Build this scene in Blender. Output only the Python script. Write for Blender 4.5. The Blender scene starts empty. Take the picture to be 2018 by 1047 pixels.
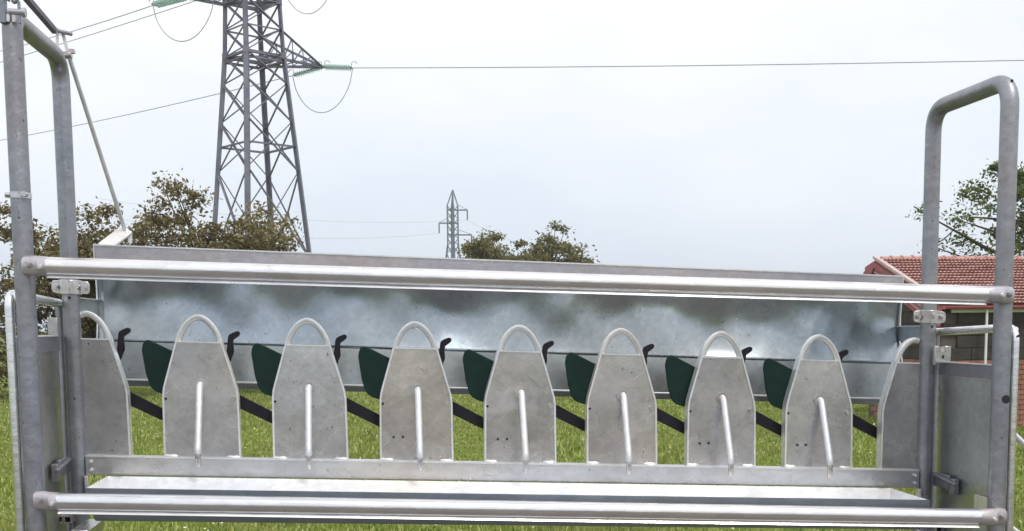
import bpy, math, random
import numpy as np
from mathutils import Vector, Matrix

scene = bpy.context.scene
C = scene.collection
PI = math.pi
R = math.radians

# ------------------------------------------------------------------ camera
cam_d = bpy.data.cameras.new('camera')
cam = bpy.data.objects.new('camera', cam_d)
C.objects.link(cam)
r_ = Vector((0.9932133, -0.11596289, -0.00894187))
u_ = Vector((0.0199375, 0.09401029, 0.99537157))
f_ = Vector((0.11458554, 0.98879456, -0.09568428))
m = Matrix.Identity(4)
for i in range(3):
    m[i][0], m[i][1], m[i][2] = r_[i], u_[i], -f_[i]
m.translation = Vector((0.5863626, -3.8243795, 1.8))
cam.matrix_world = m
cam_d.sensor_width = 36.0
cam_d.lens = 2195.2448 / 2018 * 36
cam_d.shift_x = (1009 - 996.973) / 2018
cam_d.shift_y = (852.931 - 523.5) / 2018
cam_d.clip_start = 0.05
cam_d.clip_end = 3000
scene.camera = cam

# ------------------------------------------------------------------ sky, sun, exposure
SUN_EL, SUN_AZ = R(56), R(150)         # azimuth clockwise from +Y: behind the camera, to its right
world = bpy.data.worlds.new('World')
scene.world = world
world.use_nodes = True
nt = world.node_tree
nt.nodes.clear()
def N(t, kind, **kw):
    n = t.nodes.new(kind)
    for k, v in kw.items():
        setattr(n, k, v)
    return n
out = N(nt, 'ShaderNodeOutputWorld')
sky = N(nt, 'ShaderNodeTexSky', sky_type='NISHITA')
sky.sun_disc = False
sky.sun_elevation = SUN_EL
sky.sun_rotation = SUN_AZ
sky.dust_density = 3.0
bg1 = N(nt, 'ShaderNodeBackground'); bg1.inputs[1].default_value = 0.10
nt.links.new(sky.outputs[0], bg1.inputs[0])
tc = N(nt, 'ShaderNodeTexCoord')
mp = N(nt, 'ShaderNodeMapping'); mp.inputs['Scale'].default_value = (1, 1, 2.4)
nz = N(nt, 'ShaderNodeTexNoise'); nz.inputs['Scale'].default_value = 2.3
nz.inputs['Detail'].default_value = 6; nz.inputs['Roughness'].default_value = 0.5
nt.links.new(tc.outputs['Generated'], mp.inputs[0]); nt.links.new(mp.outputs[0], nz.inputs[0])
sx = N(nt, 'ShaderNodeSeparateXYZ'); nt.links.new(tc.outputs['Generated'], sx.inputs[0])
# overcast layer: a little brighter with height, softly mottled
ad = N(nt, 'ShaderNodeMath', operation='MULTIPLY_ADD')
nt.links.new(nz.outputs[0], ad.inputs[0]); ad.inputs[1].default_value = 0.62; 
nt.links.new(sx.outputs[2], ad.inputs[2])
rmp = N(nt, 'ShaderNodeValToRGB'); nt.links.new(ad.outputs[0], rmp.inputs[0])
rmp.color_ramp.interpolation = 'EASE'
rmp.color_ramp.elements[0].position = 0.22; rmp.color_ramp.elements[0].color = (0.70, 0.78, 0.885, 1)
rmp.color_ramp.elements[1].position = 0.74; rmp.color_ramp.elements[1].color = (0.99, 1.0, 1.02, 1)
bg2 = N(nt, 'ShaderNodeBackground'); bg2.inputs[1].default_value = 1.045
nt.links.new(rmp.outputs[0], bg2.inputs[0])
mix = N(nt, 'ShaderNodeMixShader'); mix.inputs[0].default_value = 0.94
nt.links.new(bg1.outputs[0], mix.inputs[1]); nt.links.new(bg2.outputs[0], mix.inputs[2])
nt.links.new(mix.outputs[0], out.inputs[0])

sun_d = bpy.data.lights.new('sun', 'SUN')
sun_d.energy = 1.5; sun_d.angle = R(12); sun_d.color = (1.0, 0.96, 0.90)
sun = bpy.data.objects.new('sun', sun_d); C.objects.link(sun)
sd = Vector((math.sin(SUN_AZ) * math.cos(SUN_EL), math.cos(SUN_AZ) * math.cos(SUN_EL), math.sin(SUN_EL)))
sun.rotation_euler = (-sd).to_track_quat('-Z', 'Y').to_euler()

scene.view_settings.view_transform = 'Standard'
scene.view_settings.look = 'None'
scene.view_settings.exposure = 0.16
scene.view_settings.gamma = 1.0
scene.view_settings.use_curve_mapping = False

# ------------------------------------------------------------------ materials
def newmat(name):
    mt = bpy.data.materials.new(name); mt.use_nodes = True
    t = mt.node_tree
    return mt, t, t.nodes['Principled BSDF']
def ramp(t, src, stops):
    n = N(t, 'ShaderNodeValToRGB'); t.links.new(src, n.inputs[0])
    e = n.color_ramp.elements
    while len(e) > len(stops): e.remove(e[-1])
    while len(e) < len(stops): e.new(0.5)
    for k, (p, c) in enumerate(stops):
        e[k].position = p
        e[k].color = (c, c, c, 1) if isinstance(c, (int, float)) else (*c, 1)
    return n.outputs[0]
def vec(t, scale=(1, 1, 1), rot=(0, 0, 0)):
    g = N(t, 'ShaderNodeTexCoord'); oi = N(t, 'ShaderNodeObjectInfo')
    a = N(t, 'ShaderNodeVectorMath', operation='MULTIPLY_ADD')
    t.links.new(oi.outputs['Random'], a.inputs[0]); a.inputs[1].default_value = (7.3, 3.1, 11.7)
    t.links.new(g.outputs['Object'], a.inputs[2])
    mpp = N(t, 'ShaderNodeMapping'); mpp.inputs['Scale'].default_value = scale; mpp.inputs['Rotation'].default_value = rot
    t.links.new(a.outputs[0], mpp.inputs[0])
    return mpp.outputs[0]
def rvec(t, rot, scale):
    v0 = vec(t, (1, 1, 1), rot)
    mpp = N(t, 'ShaderNodeMapping'); mpp.inputs['Scale'].default_value = scale
    t.links.new(v0, mpp.inputs[0])
    return mpp.outputs[0]
def noise(t, v, scale, detail=3, rough=0.55):
    n = N(t, 'ShaderNodeTexNoise'); n.inputs['Scale'].default_value = scale
    n.inputs['Detail'].default_value = detail; n.inputs['Roughness'].default_value = rough
    t.links.new(v, n.inputs['Vector'])
    return n.outputs[0]
def mixc(t, fac, a, b, mode='MIX'):
    n = N(t, 'ShaderNodeMix', data_type='RGBA', blend_type=mode)
    if isinstance(fac, float): n.inputs[0].default_value = fac
    else: t.links.new(fac, n.inputs[0])
    for k, s in ((6, a), (7, b)):
        if isinstance(s, tuple): n.inputs[k].default_value = (*s, 1)
        else: t.links.new(s, n.inputs[k])
    return n.outputs[2]

def galv(name, lo, hi, r0, r1, metallic=0.9, scratch=0.5, bump=0.12, dots=0.5, streak=(1, 1, 1)):
    mt, t, b = newmat(name)
    v = vec(t, streak)
    n1 = noise(t, v, 3.2, 5, 0.62)
    vo = N(t, 'ShaderNodeTexVoronoi'); vo.inputs['Scale'].default_value = 55
    t.links.new(v, vo.inputs['Vector'])
    sp = N(t, 'ShaderNodeSeparateColor'); t.links.new(vo.outputs['Color'], sp.inputs[0])
    base = ramp(t, n1, [(0.30, lo), (0.70, hi)])
    spang = ramp(t, sp.outputs[0], [(0.0, 0.88), (1.0, 1.0)])
    col = mixc(t, 1.0, base, spang, 'MULTIPLY')
    tint = ramp(t, noise(t, v, 1.7, 2, 0.5), [(0.35, (1.0, 0.95, 0.90)), (0.5, (1.0, 1.0, 1.0)), (0.65, (0.93, 0.95, 1.0))])
    col = mixc(t, 1.0, col, tint, 'MULTIPLY')
    # fine scratches and dirt specks
    vs = rvec(t, (0.2, 0.75, 0.3), (10, 10, 150))
    sc = ramp(t, noise(t, vs, 1.1, 3, 0.6), [(0.66, 0.0), (0.74, scratch)])
    col = mixc(t, sc, col, (0.86, 0.86, 0.86))
    vs2 = rvec(t, (0.1, -0.65, 0.2), (7, 7, 110))
    sc2 = ramp(t, noise(t, vs2, 1.4, 2, 0.5), [(0.66, 0.0), (0.74, scratch*0.4)])
    col = mixc(t, sc2, col, tuple(0.55*c for c in lo))
    dk = ramp(t, noise(t, vec(t, (1, 1, 0.55)), 95, 2, 0.5), [(0.70, 0.0), (0.76, dots)])
    col = mixc(t, dk, col, (0.10, 0.10, 0.11))
    t.links.new(col, b.inputs['Base Color'])
    b.inputs['Metallic'].default_value = metallic
    t.links.new(ramp(t, noise(t, v, 7.5, 4, 0.6), [(0.3, r0), (0.7, r1)]), b.inputs['Roughness'])
    bp = N(t, 'ShaderNodeBump'); bp.inputs['Strength'].default_value = bump; bp.inputs['Distance'].default_value = 0.01
    t.links.new(noise(t, v, 26, 4, 0.6), bp.inputs['Height'])
    t.links.new(bp.outputs[0], b.inputs['Normal'])
    return mt
def plain(name, lo, hi, rough=0.6, scale=6.0, metallic=0.0, bump=0.0, spec=0.5, stretch=(1, 1, 1)):
    mt, t, b = newmat(name)
    n1 = noise(t, vec(t, stretch), scale, 4, 0.6)
    t.links.new(ramp(t, n1, [(0.3, lo), (0.7, hi)]), b.inputs['Base Color'])
    b.inputs['Roughness'].default_value = rough; b.inputs['Metallic'].default_value = metallic
    b.inputs['Specular IOR Level'].default_value = spec
    if bump:
        bp = N(t, 'ShaderNodeBump'); bp.inputs['Strength'].default_value = bump; bp.inputs['Distance'].default_value = 0.02
        t.links.new(noise(t, vec(t, stretch), scale * 4, 3), bp.inputs['Height']); t.links.new(bp.outputs[0], b.inputs['Normal'])
    return mt
def leafmat(name, a, bcol, c, trans=0.35):
    mt, t, b = newmat(name)
    g = N(t, 'ShaderNodeNewGeometry')
    col = ramp(t, g.outputs['Random Per Island'], [(0.0, a), (0.5, bcol), (1.0, c)])
    t.links.new(col, b.inputs['Base Color']); b.inputs['Roughness'].default_value = 0.55
    b.inputs['Specular IOR Level'].default_value = 0.3
    tr = N(t, 'ShaderNodeBsdfTranslucent'); t.links.new(col, tr.inputs[0])
    mx = N(t, 'ShaderNodeMixShader'); mx.inputs[0].default_value = trans
    t.links.new(b.outputs[0], mx.inputs[1]); t.links.new(tr.outputs[0], mx.inputs[2])
    t.links.new(mx.outputs[0], t.nodes['Material Output'].inputs[0])
    return mt

M = {}
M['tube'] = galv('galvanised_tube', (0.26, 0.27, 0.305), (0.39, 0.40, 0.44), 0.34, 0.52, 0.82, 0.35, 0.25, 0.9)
M['rail'] = galv('galvanised_rail', (0.78, 0.78, 0.80), (0.92, 0.92, 0.93), 0.17, 0.30, 0.95, 0.3, 0.10, 0.35, (0.25, 1, 1))
M['panel'] = galv('galvanised_panel', (0.50, 0.485, 0.50), (0.80, 0.78, 0.775), 0.18, 0.34, 0.90, 0.9, 0.05, 0.8)
M['edge'] = galv('galvanised_edge', (0.78, 0.79, 0.81), (0.88, 0.89, 0.90), 0.30, 0.45, 0.6, 0.3, 0.1, 0.3)
M['sheet'] = galv('galvanised_sheet', (0.27, 0.32, 0.355), (0.44, 0.49, 0.53), 0.18, 0.30, 0.94, 0.2, 0.05, 0.9)
M['gate'] = galv('galvanised_gate', (0.44, 0.47, 0.48), (0.60, 0.63, 0.63), 0.26, 0.42, 0.9, 0.3, 0.08, 0.5)
M['trough_front'] = galv('galvanised_trough_front', (0.30, 0.35, 0.42), (0.40, 0.45, 0.52), 0.26, 0.36, 0.9, 0.15, 0.04, 0.2, (0.3, 1, 1))
M['beam'] = galv('galvanised_beam', (0.58, 0.58, 0.60), (0.84, 0.84, 0.85), 0.24, 0.42, 0.82, 0.9, 0.10, 0.5, (0.5, 1, 1))
M['cap'] = galv('galvanised_cap', (0.52, 0.50, 0.54), (0.64, 0.62, 0.66), 0.38, 0.5, 0.8, 0.5, 0.15, 0.5)
M['trough'] = galv('galvanised_trough', (0.90, 0.91, 0.93), (0.95, 0.96, 0.97), 0.30, 0.42, 0.25, 0.2, 0.08, 0.1)
M['dark_link'] = plain('shade_toned_bar', (0.10, 0.09, 0.13), (0.16, 0.14, 0.20), 0.6, 20)  # dark purple tone paints in the shadowed underside of the transfer bar
M['green'] = plain('green_plastic', (0.004, 0.019, 0.016), (0.007, 0.027, 0.021), 0.5, 25, spec=0.22)
M['black'] = plain('black_painted_steel', (0.008, 0.007, 0.012), (0.015, 0.014, 0.020), 0.55, 12, spec=0.25)
M['hole'] = plain('dark_bore', (0.012, 0.010, 0.012), (0.02, 0.016, 0.02), 0.8, 8)
M['pylon'] = plain('weathered_lattice_steel', (0.13, 0.13, 0.18), (0.23, 0.23, 0.295), 0.55, 1.2, 0.3)
M['pylon_far'] = plain('distant_lattice_steel', (0.12, 0.15, 0.19), (0.18, 0.21, 0.25), 0.6, 0.4, 0.2)
M['cable'] = plain('aluminium_cable', (0.26, 0.28, 0.28), (0.36, 0.37, 0.37), 0.5, 2, 0.3)
M['bark'] = plain('bark', (0.06, 0.045, 0.03), (0.13, 0.10, 0.075), 0.9, 6, 0, 0.5, stretch=(1, 1, 0.3))
M['brick'] = plain('clay_brick', (0.24, 0.105, 0.075), (0.36, 0.17, 0.12), 0.85, 5, 0, 0.3)
M['block'] = plain('grey_brown_block', (0.036, 0.030, 0.028), (0.062, 0.053, 0.049), 0.9, 4, 0, 0.3)
M['mortar'] = plain('mortar', (0.09, 0.075, 0.068), (0.13, 0.11, 0.098), 0.95, 20)
M['tile'] = plain('terracotta_tile', (0.40, 0.205, 0.18), (0.64, 0.42, 0.38), 0.85, 5.5, 0, 0.2)
M['barge'] = plain('red_painted_board', (0.30, 0.085, 0.095), (0.40, 0.13, 0.14), 0.6, 5)
M['verge'] = plain('pale_mortar_verge', (0.50, 0.38, 0.37), (0.62, 0.50, 0.48), 0.8, 6)
M['fascia'] = plain('cream_paint', (0.70, 0.69, 0.66), (0.78, 0.77, 0.73), 0.6, 5)
M['white'] = plain('white_paint', (0.75, 0.75, 0.75), (0.82, 0.82, 0.82), 0.5, 5)
M['leaf_bronze'] = leafmat('bronze_leaf', (0.10, 0.085, 0.032), (0.21, 0.172, 0.066), (0.36, 0.30, 0.17))
M['leaf_olive'] = leafmat('olive_leaf', (0.095, 0.100, 0.030), (0.19, 0.18, 0.060), (0.30, 0.26, 0.11))
M['leaf_green'] = leafmat('green_leaf', (0.05, 0.080, 0.022), (0.12, 0.165, 0.042), (0.21, 0.24, 0.085))
def leafpatch(mt):
    t = mt.node_tree; b = t.nodes['Principled BSDF']; src = b.inputs['Base Color'].links[0].from_socket
    g = N(t, 'ShaderNodeNewGeometry'); n = noise(t, g.outputs['Position'], 0.55, 5, 0.65)
    f = ramp(t, n, [(0.46, 0.0), (0.64, 0.65)])
    c = mixc(t, f, src, (0.27, 0.235, 0.085))
    t.links.new(c, b.inputs['Base Color'])
    return mt
M['grass'] = leafmat('grass_blade', (0.12, 0.185, 0.022), (0.25, 0.33, 0.052), (0.60, 0.62, 0.26), 0.25)
leafpatch(M['grass'])
M['petal'] = plain('white_petal', (0.75, 0.75, 0.62), (0.82, 0.82, 0.72), 0.6, 3)

def insul():
    mt, t, b = newmat('green_glass')
    b.inputs['Base Color'].default_value = (0.58, 0.76, 0.72, 1); b.inputs['Roughness'].default_value = 0.15
    b.inputs['Transmission Weight'].default_value = 0.55
    return mt
M['glass'] = insul()
def ground_mat():
    mt, t, b = newmat('meadow_ground')
    g = N(t, 'ShaderNodeNewGeometry')
    def nn(s, d=4):
        n = N(t, 'ShaderNodeTexNoise'); n.inputs['Scale'].default_value = s; n.inputs['Detail'].default_value = d
        t.links.new(g.outputs['Position'], n.inputs['Vector']); return n.outputs[0]
    green = ramp(t, nn(3.0), [(0.3, (0.075, 0.115, 0.018)), (0.52, (0.13, 0.175, 0.028)), (0.72, (0.22, 0.22, 0.070))])
    earth = ramp(t, nn(5.0), [(0.3, (0.11, 0.098, 0.088)), (0.7, (0.21, 0.19, 0.17))])
    # trodden bare earth, unseen, widened behind the camera to grey the steel's reflections
    s = N(t, 'ShaderNodeSeparateXYZ'); t.links.new(g.outputs['Position'], s.inputs[0])
    dv = N(t, 'ShaderNodeVectorMath', operation='DISTANCE'); t.links.new(g.outputs['Position'], dv.inputs[0])
    dv.inputs[1].default_value = (1.0, -13.0, 0.0)
    w = N(t, 'ShaderNodeMath', operation='MULTIPLY_ADD'); t.links.new(nn(0.8), w.inputs[0]); w.inputs[1].default_value = 3.0
    t.links.new(dv.outputs['Value'], w.inputs[2])
    f = ramp(t, w.outputs[0], [(0.0, 1.0), (1.0, 0.0)])
    mr = N(t, 'ShaderNodeMapRange'); mr.inputs[1].default_value = 14.0; mr.inputs[2].default_value = 18.0
    mr.inputs[3].default_value = 1.0; mr.inputs[4].default_value = 0.0
    t.links.new(w.outputs[0], mr.inputs[0])
    t.links.new(mixc(t, mr.outputs[0], green, earth), b.inputs['Base Color'])
    b.inputs['Roughness'].default_value = 0.95; b.inputs['Specular IOR Level'].default_value = 0.1
    return mt
M['ground'] = ground_mat()

# ------------------------------------------------------------------ mesh helpers
def fillet(pts, rad, n=6):
    pts = [Vector(p) for p in pts]; res = [pts[0]]
    for i in range(1, len(pts) - 1):
        a, b, c = pts[i-1], pts[i], pts[i+1]
        d1, d2 = (a - b), (c - b)
        rr = rad[i-1] if isinstance(rad, (list, tuple)) else rad
        l = min(rr, d1.length * 0.48, d2.length * 0.48)
        p0, p1 = b + d1.normalized() * l, b + d2.normalized() * l
        for k in range(n + 1):
            t = k / n
            res.append(p0 * (1-t)**2 + b * 2*t*(1-t) + p1 * t*t)
    res.append(pts[-1])
    return res
class MB:
    def __init__(s): s.v = []; s.f = []
    def add(s, v, f):
        o = len(s.v); s.v += [tuple(p) for p in v]; s.f += [tuple(i + o for i in q) for q in f]; return s
    def box(s, c, d):
        x, y, z = c; a, b, h = d[0]/2, d[1]/2, d[2]/2
        v = [(x+i*a, y+j*b, z+k*h) for k in (-1, 1) for j in (-1, 1) for i in (-1, 1)]
        return s.add(v, [(0,2,3,1), (4,5,7,6), (0,1,5,4), (2,6,7,3), (0,4,6,2), (1,3,7,5)])
    def sweep(s, p0, p1, sec, up=(0, 0, 1)):
        p0, p1 = Vector(p0), Vector(p1); d = (p1 - p0).normalized(); up = Vector(up)
        a = d.cross(up)
        if a.length < 1e-4: a = d.cross(Vector((0, 1, 0)))
        a.normalize(); b = a.cross(d)
        n = len(sec)
        v = [p + a*q[0] + b*q[1] for p in (p0, p1) for q in sec]
        f = [(i, (i+1) % n, n + (i+1) % n, n + i) for i in range(n)] + [tuple(range(n-1, -1, -1)), tuple(range(n, 2*n))]
        return s.add(v, f)
    def bar(s, p0, p1, w, h, up=(0, 0, 1)):
        return s.sweep(p0, p1, [(-w/2, -h/2), (w/2, -h/2), (w/2, h/2), (-w/2, h/2)], up)
    def tube(s, pts, rad, seg=14, sy=1.0):
        pts = [Vector(p) for p in pts]; n = len(pts)
        rad = rad if isinstance(rad, (list, tuple)) else [rad] * n
        tan = [(pts[min(i+1, n-1)] - pts[max(i-1, 0)]).normalized() for i in range(n)]
        ref = Vector((0, 1, 0)) if abs(tan[0].y) < 0.9 else Vector((0, 0, 1))
        a = (ref - tan[0] * ref.dot(tan[0])).normalized(); v = []
        for i in range(n):
            a = (a - tan[i] * a.dot(tan[i])).normalized(); b = tan[i].cross(a)
            for k in range(seg):
                th = 2*PI*k/seg
                v.append(pts[i] + (a*math.cos(th) + b*math.sin(th)*sy) * rad[i])
        f = [(i*seg+k, i*seg+(k+1) % seg, (i+1)*seg+(k+1) % seg, (i+1)*seg+k) for i in range(n-1) for k in range(seg)]
        f += [tuple(range(seg-1, -1, -1)), tuple(range((n-1)*seg, n*seg))]
        return s.add(v, f)
    def prism(s, pts, y0, y1):      # outline in XZ, extruded along Y
        n = len(pts)
        v = [(x, y, z) for y in (y0, y1) for x, z in pts]
        f = [(i, n+i, n+(i+1) % n, (i+1) % n) for i in range(n)] + [tuple(range(n)), tuple(range(2*n-1, n-1, -1))]
        return s.add(v, f)
    def profx(s, pts, x0, x1):      # outline in YZ, extruded along X
        n = len(pts)
        v = [(x, y, z) for x in (x0, x1) for y, z in pts]
        f = [(i, (i+1) % n, n+(i+1) % n, n+i) for i in range(n)] + [tuple(range(n-1, -1, -1)), tuple(range(n, 2*n))]
        return s.add(v, f)
    def disc(s, c, axis, r, h, seg=12):
        c, ax = Vector(c), Vector(axis).normalized()
        return s.tube([c - ax*h/2, c + ax*h/2], r, seg)
    def mesh(s, name, mat, tf=None, smooth=True):
        me = bpy.data.meshes.new(name)
        v = [tf(p) for p in s.v] if tf else s.v
        me.from_pydata(v, [], s.f); me.validate(); me.materials.append(mat)
        if smooth:
            me.polygons.foreach_set('use_smooth', [True] * len(me.polygons))
            me.set_sharp_from_angle(angle=R(38))
        me.update()
        return me
def link(name, me, parent=None, loc=(0, 0, 0), **kw):
    o = bpy.data.objects.new(name, me); C.objects.link(o); o.location = loc
    if parent: o.parent = parent
    for k, v in kw.items(): o[k] = v
    return o
def bevel(o, w=0.002, seg=2):
    b = o.modifiers.new('bevel', 'BEVEL'); b.width = w; b.segments = seg; b.limit_method = 'ANGLE'; b.angle_limit = R(40)
    return o
def empty(name, loc, label, cat, group=None):
    o = bpy.data.objects.new(name, None); C.objects.link(o); o.location = loc; o.empty_display_size = 0.3
    o['label'] = label; o['category'] = cat
    if group: o['group'] = group
    return o
def rect_round(pts, r=0.02, n=5):
    p3 = [Vector((x, 0, z)) for x, z in pts]; res = []
    L = len(p3)
    for i in range(L):
        a, b, c = p3[i-1], p3[i], p3[(i+1) % L]
        rr = r[i] if isinstance(r, (list, tuple)) else r
        d1, d2 = (a-b), (c-b); l = min(rr, d1.length*.48, d2.length*.48)
        p0, p1 = b + d1.normalized()*l, b + d2.normalized()*l
        for k in range(n+1):
            t = k/n; q = p0*(1-t)**2 + b*2*t*(1-t) + p1*t*t; res.append((q.x, q.z))
    return res

# ------------------------------------------------------------------ ground
gm = MB()
xs = [-900, -300, -100, -40, -15, 0, 15, 40, 100, 300, 900]
nx = len(xs); gv = [(x, y, 0) for y in xs for x in xs]
gm.add(gv, [(j*nx+i, j*nx+i+1, (j+1)*nx+i+1, (j+1)*nx+i) for j in range(nx-1) for i in range(nx-1)])
link('ground', gm.mesh('ground', M['ground'], smooth=False), kind='structure', label='green meadow ground running behind the steel stand')

# ------------------------------------------------------------------ the headlock stand
K, H = 0.04057671, 1.36866             # rails fall gently to the right; height of the neck beam over the ground
XL, XR, A = -0.4043, 2.5627, -0.4806   # hoop frames left and right, depth of the front posts
S = 0.36                               # pitch of the neck panels
stand = empty('sheep_headlock_stand', (1.08, -0.25, 0),
              'galvanised steel sheep headlock stand with arched neck panels and feed trough', 'livestock stand')
RL = Vector((1.08, -0.25, 0))
def T(p): return (p[0] - RL.x, p[1] - RL.y, p[2] - K*p[0] + H)
def part(name, mb, mat, parent=stand, bev=0.0, smooth=True, **kw):
    o = link(name, mb.mesh(name, M[mat], T, smooth), parent, **kw)
    if bev: bevel(o, bev)
    return o
def bolt(parent, c, axis=(0, 1, 0), r=0.009, h=0.012, name='bolt', mat='edge'):
    b = MB(); b.disc(c, axis, r, h, 6)
    b.disc(Vector(c) + Vector(axis).normalized()*(-h*0.6), axis, r*0.55, h, 8)
    return part(name, b, mat, parent)

GZ = -H - 0.02
def zg(x): return GZ + K*x             # ground in stand coordinates
hoops = []
ZU = 1.2827
for x, lean in ((XL, -1), (XR, 1)):
    b = MB()
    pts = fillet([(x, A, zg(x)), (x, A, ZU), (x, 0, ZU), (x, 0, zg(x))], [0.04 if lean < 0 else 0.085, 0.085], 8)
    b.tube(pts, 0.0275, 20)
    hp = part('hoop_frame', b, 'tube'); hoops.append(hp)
    for y in (A, 0):
        f = MB(); f.box((x, y, zg(x) + 0.012), (0.14, 0.14, 0.018)); part('foot_plate', f, 'tube', hp, 0.002)
    # clamp with two ears round the rear leg
    cl = MB()
    zc = 0.553
    cl.prism(rect_round([(x-0.058, zc-0.021), (x+0.062, zc-0.021), (x+0.062, zc+0.021), (x-0.058, zc+0.021)], 0.014), -0.008, 0.0)
    cl.tube([(x, 0, zc-0.023), (x, 0, zc+0.023)], 0.036, 20)
    part('post_clamp', cl, 'panel', hp, 0.0015)
    for dx in (-0.044, 0.048): bolt(hp, (x+dx, -0.011, zc), (0, 1, 0), 0.010, 0.012, mat='panel')
    bolt(hp, (x+0.004, -0.037, zc+0.004), (0, 1, 0), 0.012, 0.008, mat='panel')
    hb = MB(); hb.disc((x+0.002, -0.0268, zc-0.035), (0, 1, 0), 0.005, 0.004, 10)
    part('drill_hole', hb, 'hole', hp)
hb = MB(); hb.disc((XR+0.004, A-0.0262, 0.289), (0, 1, 0), 0.013, 0.006, 18); part('drill_hole', hb, 'hole', hoops[1])
hb = MB(); hb.disc((XR+0.004, A-0.0008, ZU-0.0040), (0, 1, -0.9), 0.0042, 0.006, 12); part('drill_hole', hb, 'hole', hoops[1])
# rusted screw band on the left front leg
b = MB(); b.tube([(XL, A, 0.785), (XL, A, 0.802)], 0.0295, 20); b.disc((XL-0.030, A-0.004, 0.794), (1, 0, 0), 0.008, 0.02, 8); b.disc((XL+0.018, A-0.026, 0.796), (0, 1, 0), 0.008, 0.016, 8)
part('screw_band', b, 'panel', hoops[0])

# long front rails: tube with a thin lip below and flattened sleeve ends
for z0, z1 in ((0.5965, 0.6165), (-0.0735, -0.0855)):
    def zr(x): return z0 + (z1 - z0) * (x - XL) / (XR - XL)
    y = A - 0.045
    b = MB(); xa, xb = XL + 0.075, XR - 0.085
    b.tube([(xa, y, zr(xa)), (xb, y, zr(xb))], 0.0250, 28)
    rl = part('front_rail', b, 'rail')
    b = MB(); v_ = []
    for xx in (xa, xb-0.005):
        for dy_, dz_ in ((-0.0150, -0.0335), (-0.0085, -0.0245), (-0.0060, -0.0250), (-0.0125, -0.0350)): v_.append((xx, y+dy_, zr(xx)+dz_))
    b.add(v_, [(i, (i+1) % 4, 4+(i+1) % 4, 4+i) for i in range(4)] + [(3, 2, 1, 0), (4, 5, 6, 7)])
    part('rail_lip', b, 'rail', rl)
    for xe, dr, lab in ((XL, 1, 'left'), (XR, -1, 'right')):
        b = MB()
        x0 = xe + (0.004 if dr > 0 else 0.014)
        px = [x0, x0 + dr*0.006, x0 + dr*0.030, x0 + dr*0.050, xe + dr*0.0765 + (0 if dr > 0 else -0.01)]
        ring = []; seg = 20
        for xx, ry, rz in zip(px, (0.006, 0.008, 0.013, 0.0240, 0.0262), (0.018, 0.025, 0.0285, 0.0275, 0.0262)):
            yy = y if ry > 0.02 else A - 0.034
            for k in range(seg):
                th = 2*PI*k/seg; ring.append((xx, yy + ry*math.cos(th), zr(xx) + rz*math.sin(th)))
        n = len(px)
        b.add(ring, [(i*seg+k, i*seg+(k+1) % seg, (i+1)*seg+(k+1) % seg, (i+1)*seg+k) for i in range(n-1) for k in range(seg)] + [tuple(range(seg-1, -1, -1)), tuple(range((n-1)*seg, n*seg))])
        sl = part('end_sleeve', b, 'cap', rl)
        bolt(rl, (x0 + dr*0.060, y-0.026, zr(x0)-0.003), (0, 1, 0), 0.007, 0.010)
        bolt(rl, (x0 + dr*0.018, A-0.046, zr(x0)+0.002), (0, 1, 0), 0.009, 0.012, mat='cap')

# lower neck beam between the rear legs
b = MB(); b.profx([(-0.018, -0.066), (0.022, -0.066), (0.022, 0.0), (-0.018, 0.0)], XL + 0.026, XR - 0.026)
beam = part('neck_beam', b, 'beam', bev=0.003)
b = MB(); b.box(((XL+XR)/2, -0.0195, -0.002), (XR-XL-0.056, 0.003, 0.005)); part('beam_lip', b, 'edge', beam)
for x in (XL+0.045, XR-0.045):
    bolt(beam, (x, -0.021, -0.020), r=0.006); bolt(beam, (x, -0.021, -0.048), r=0.006)

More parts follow.
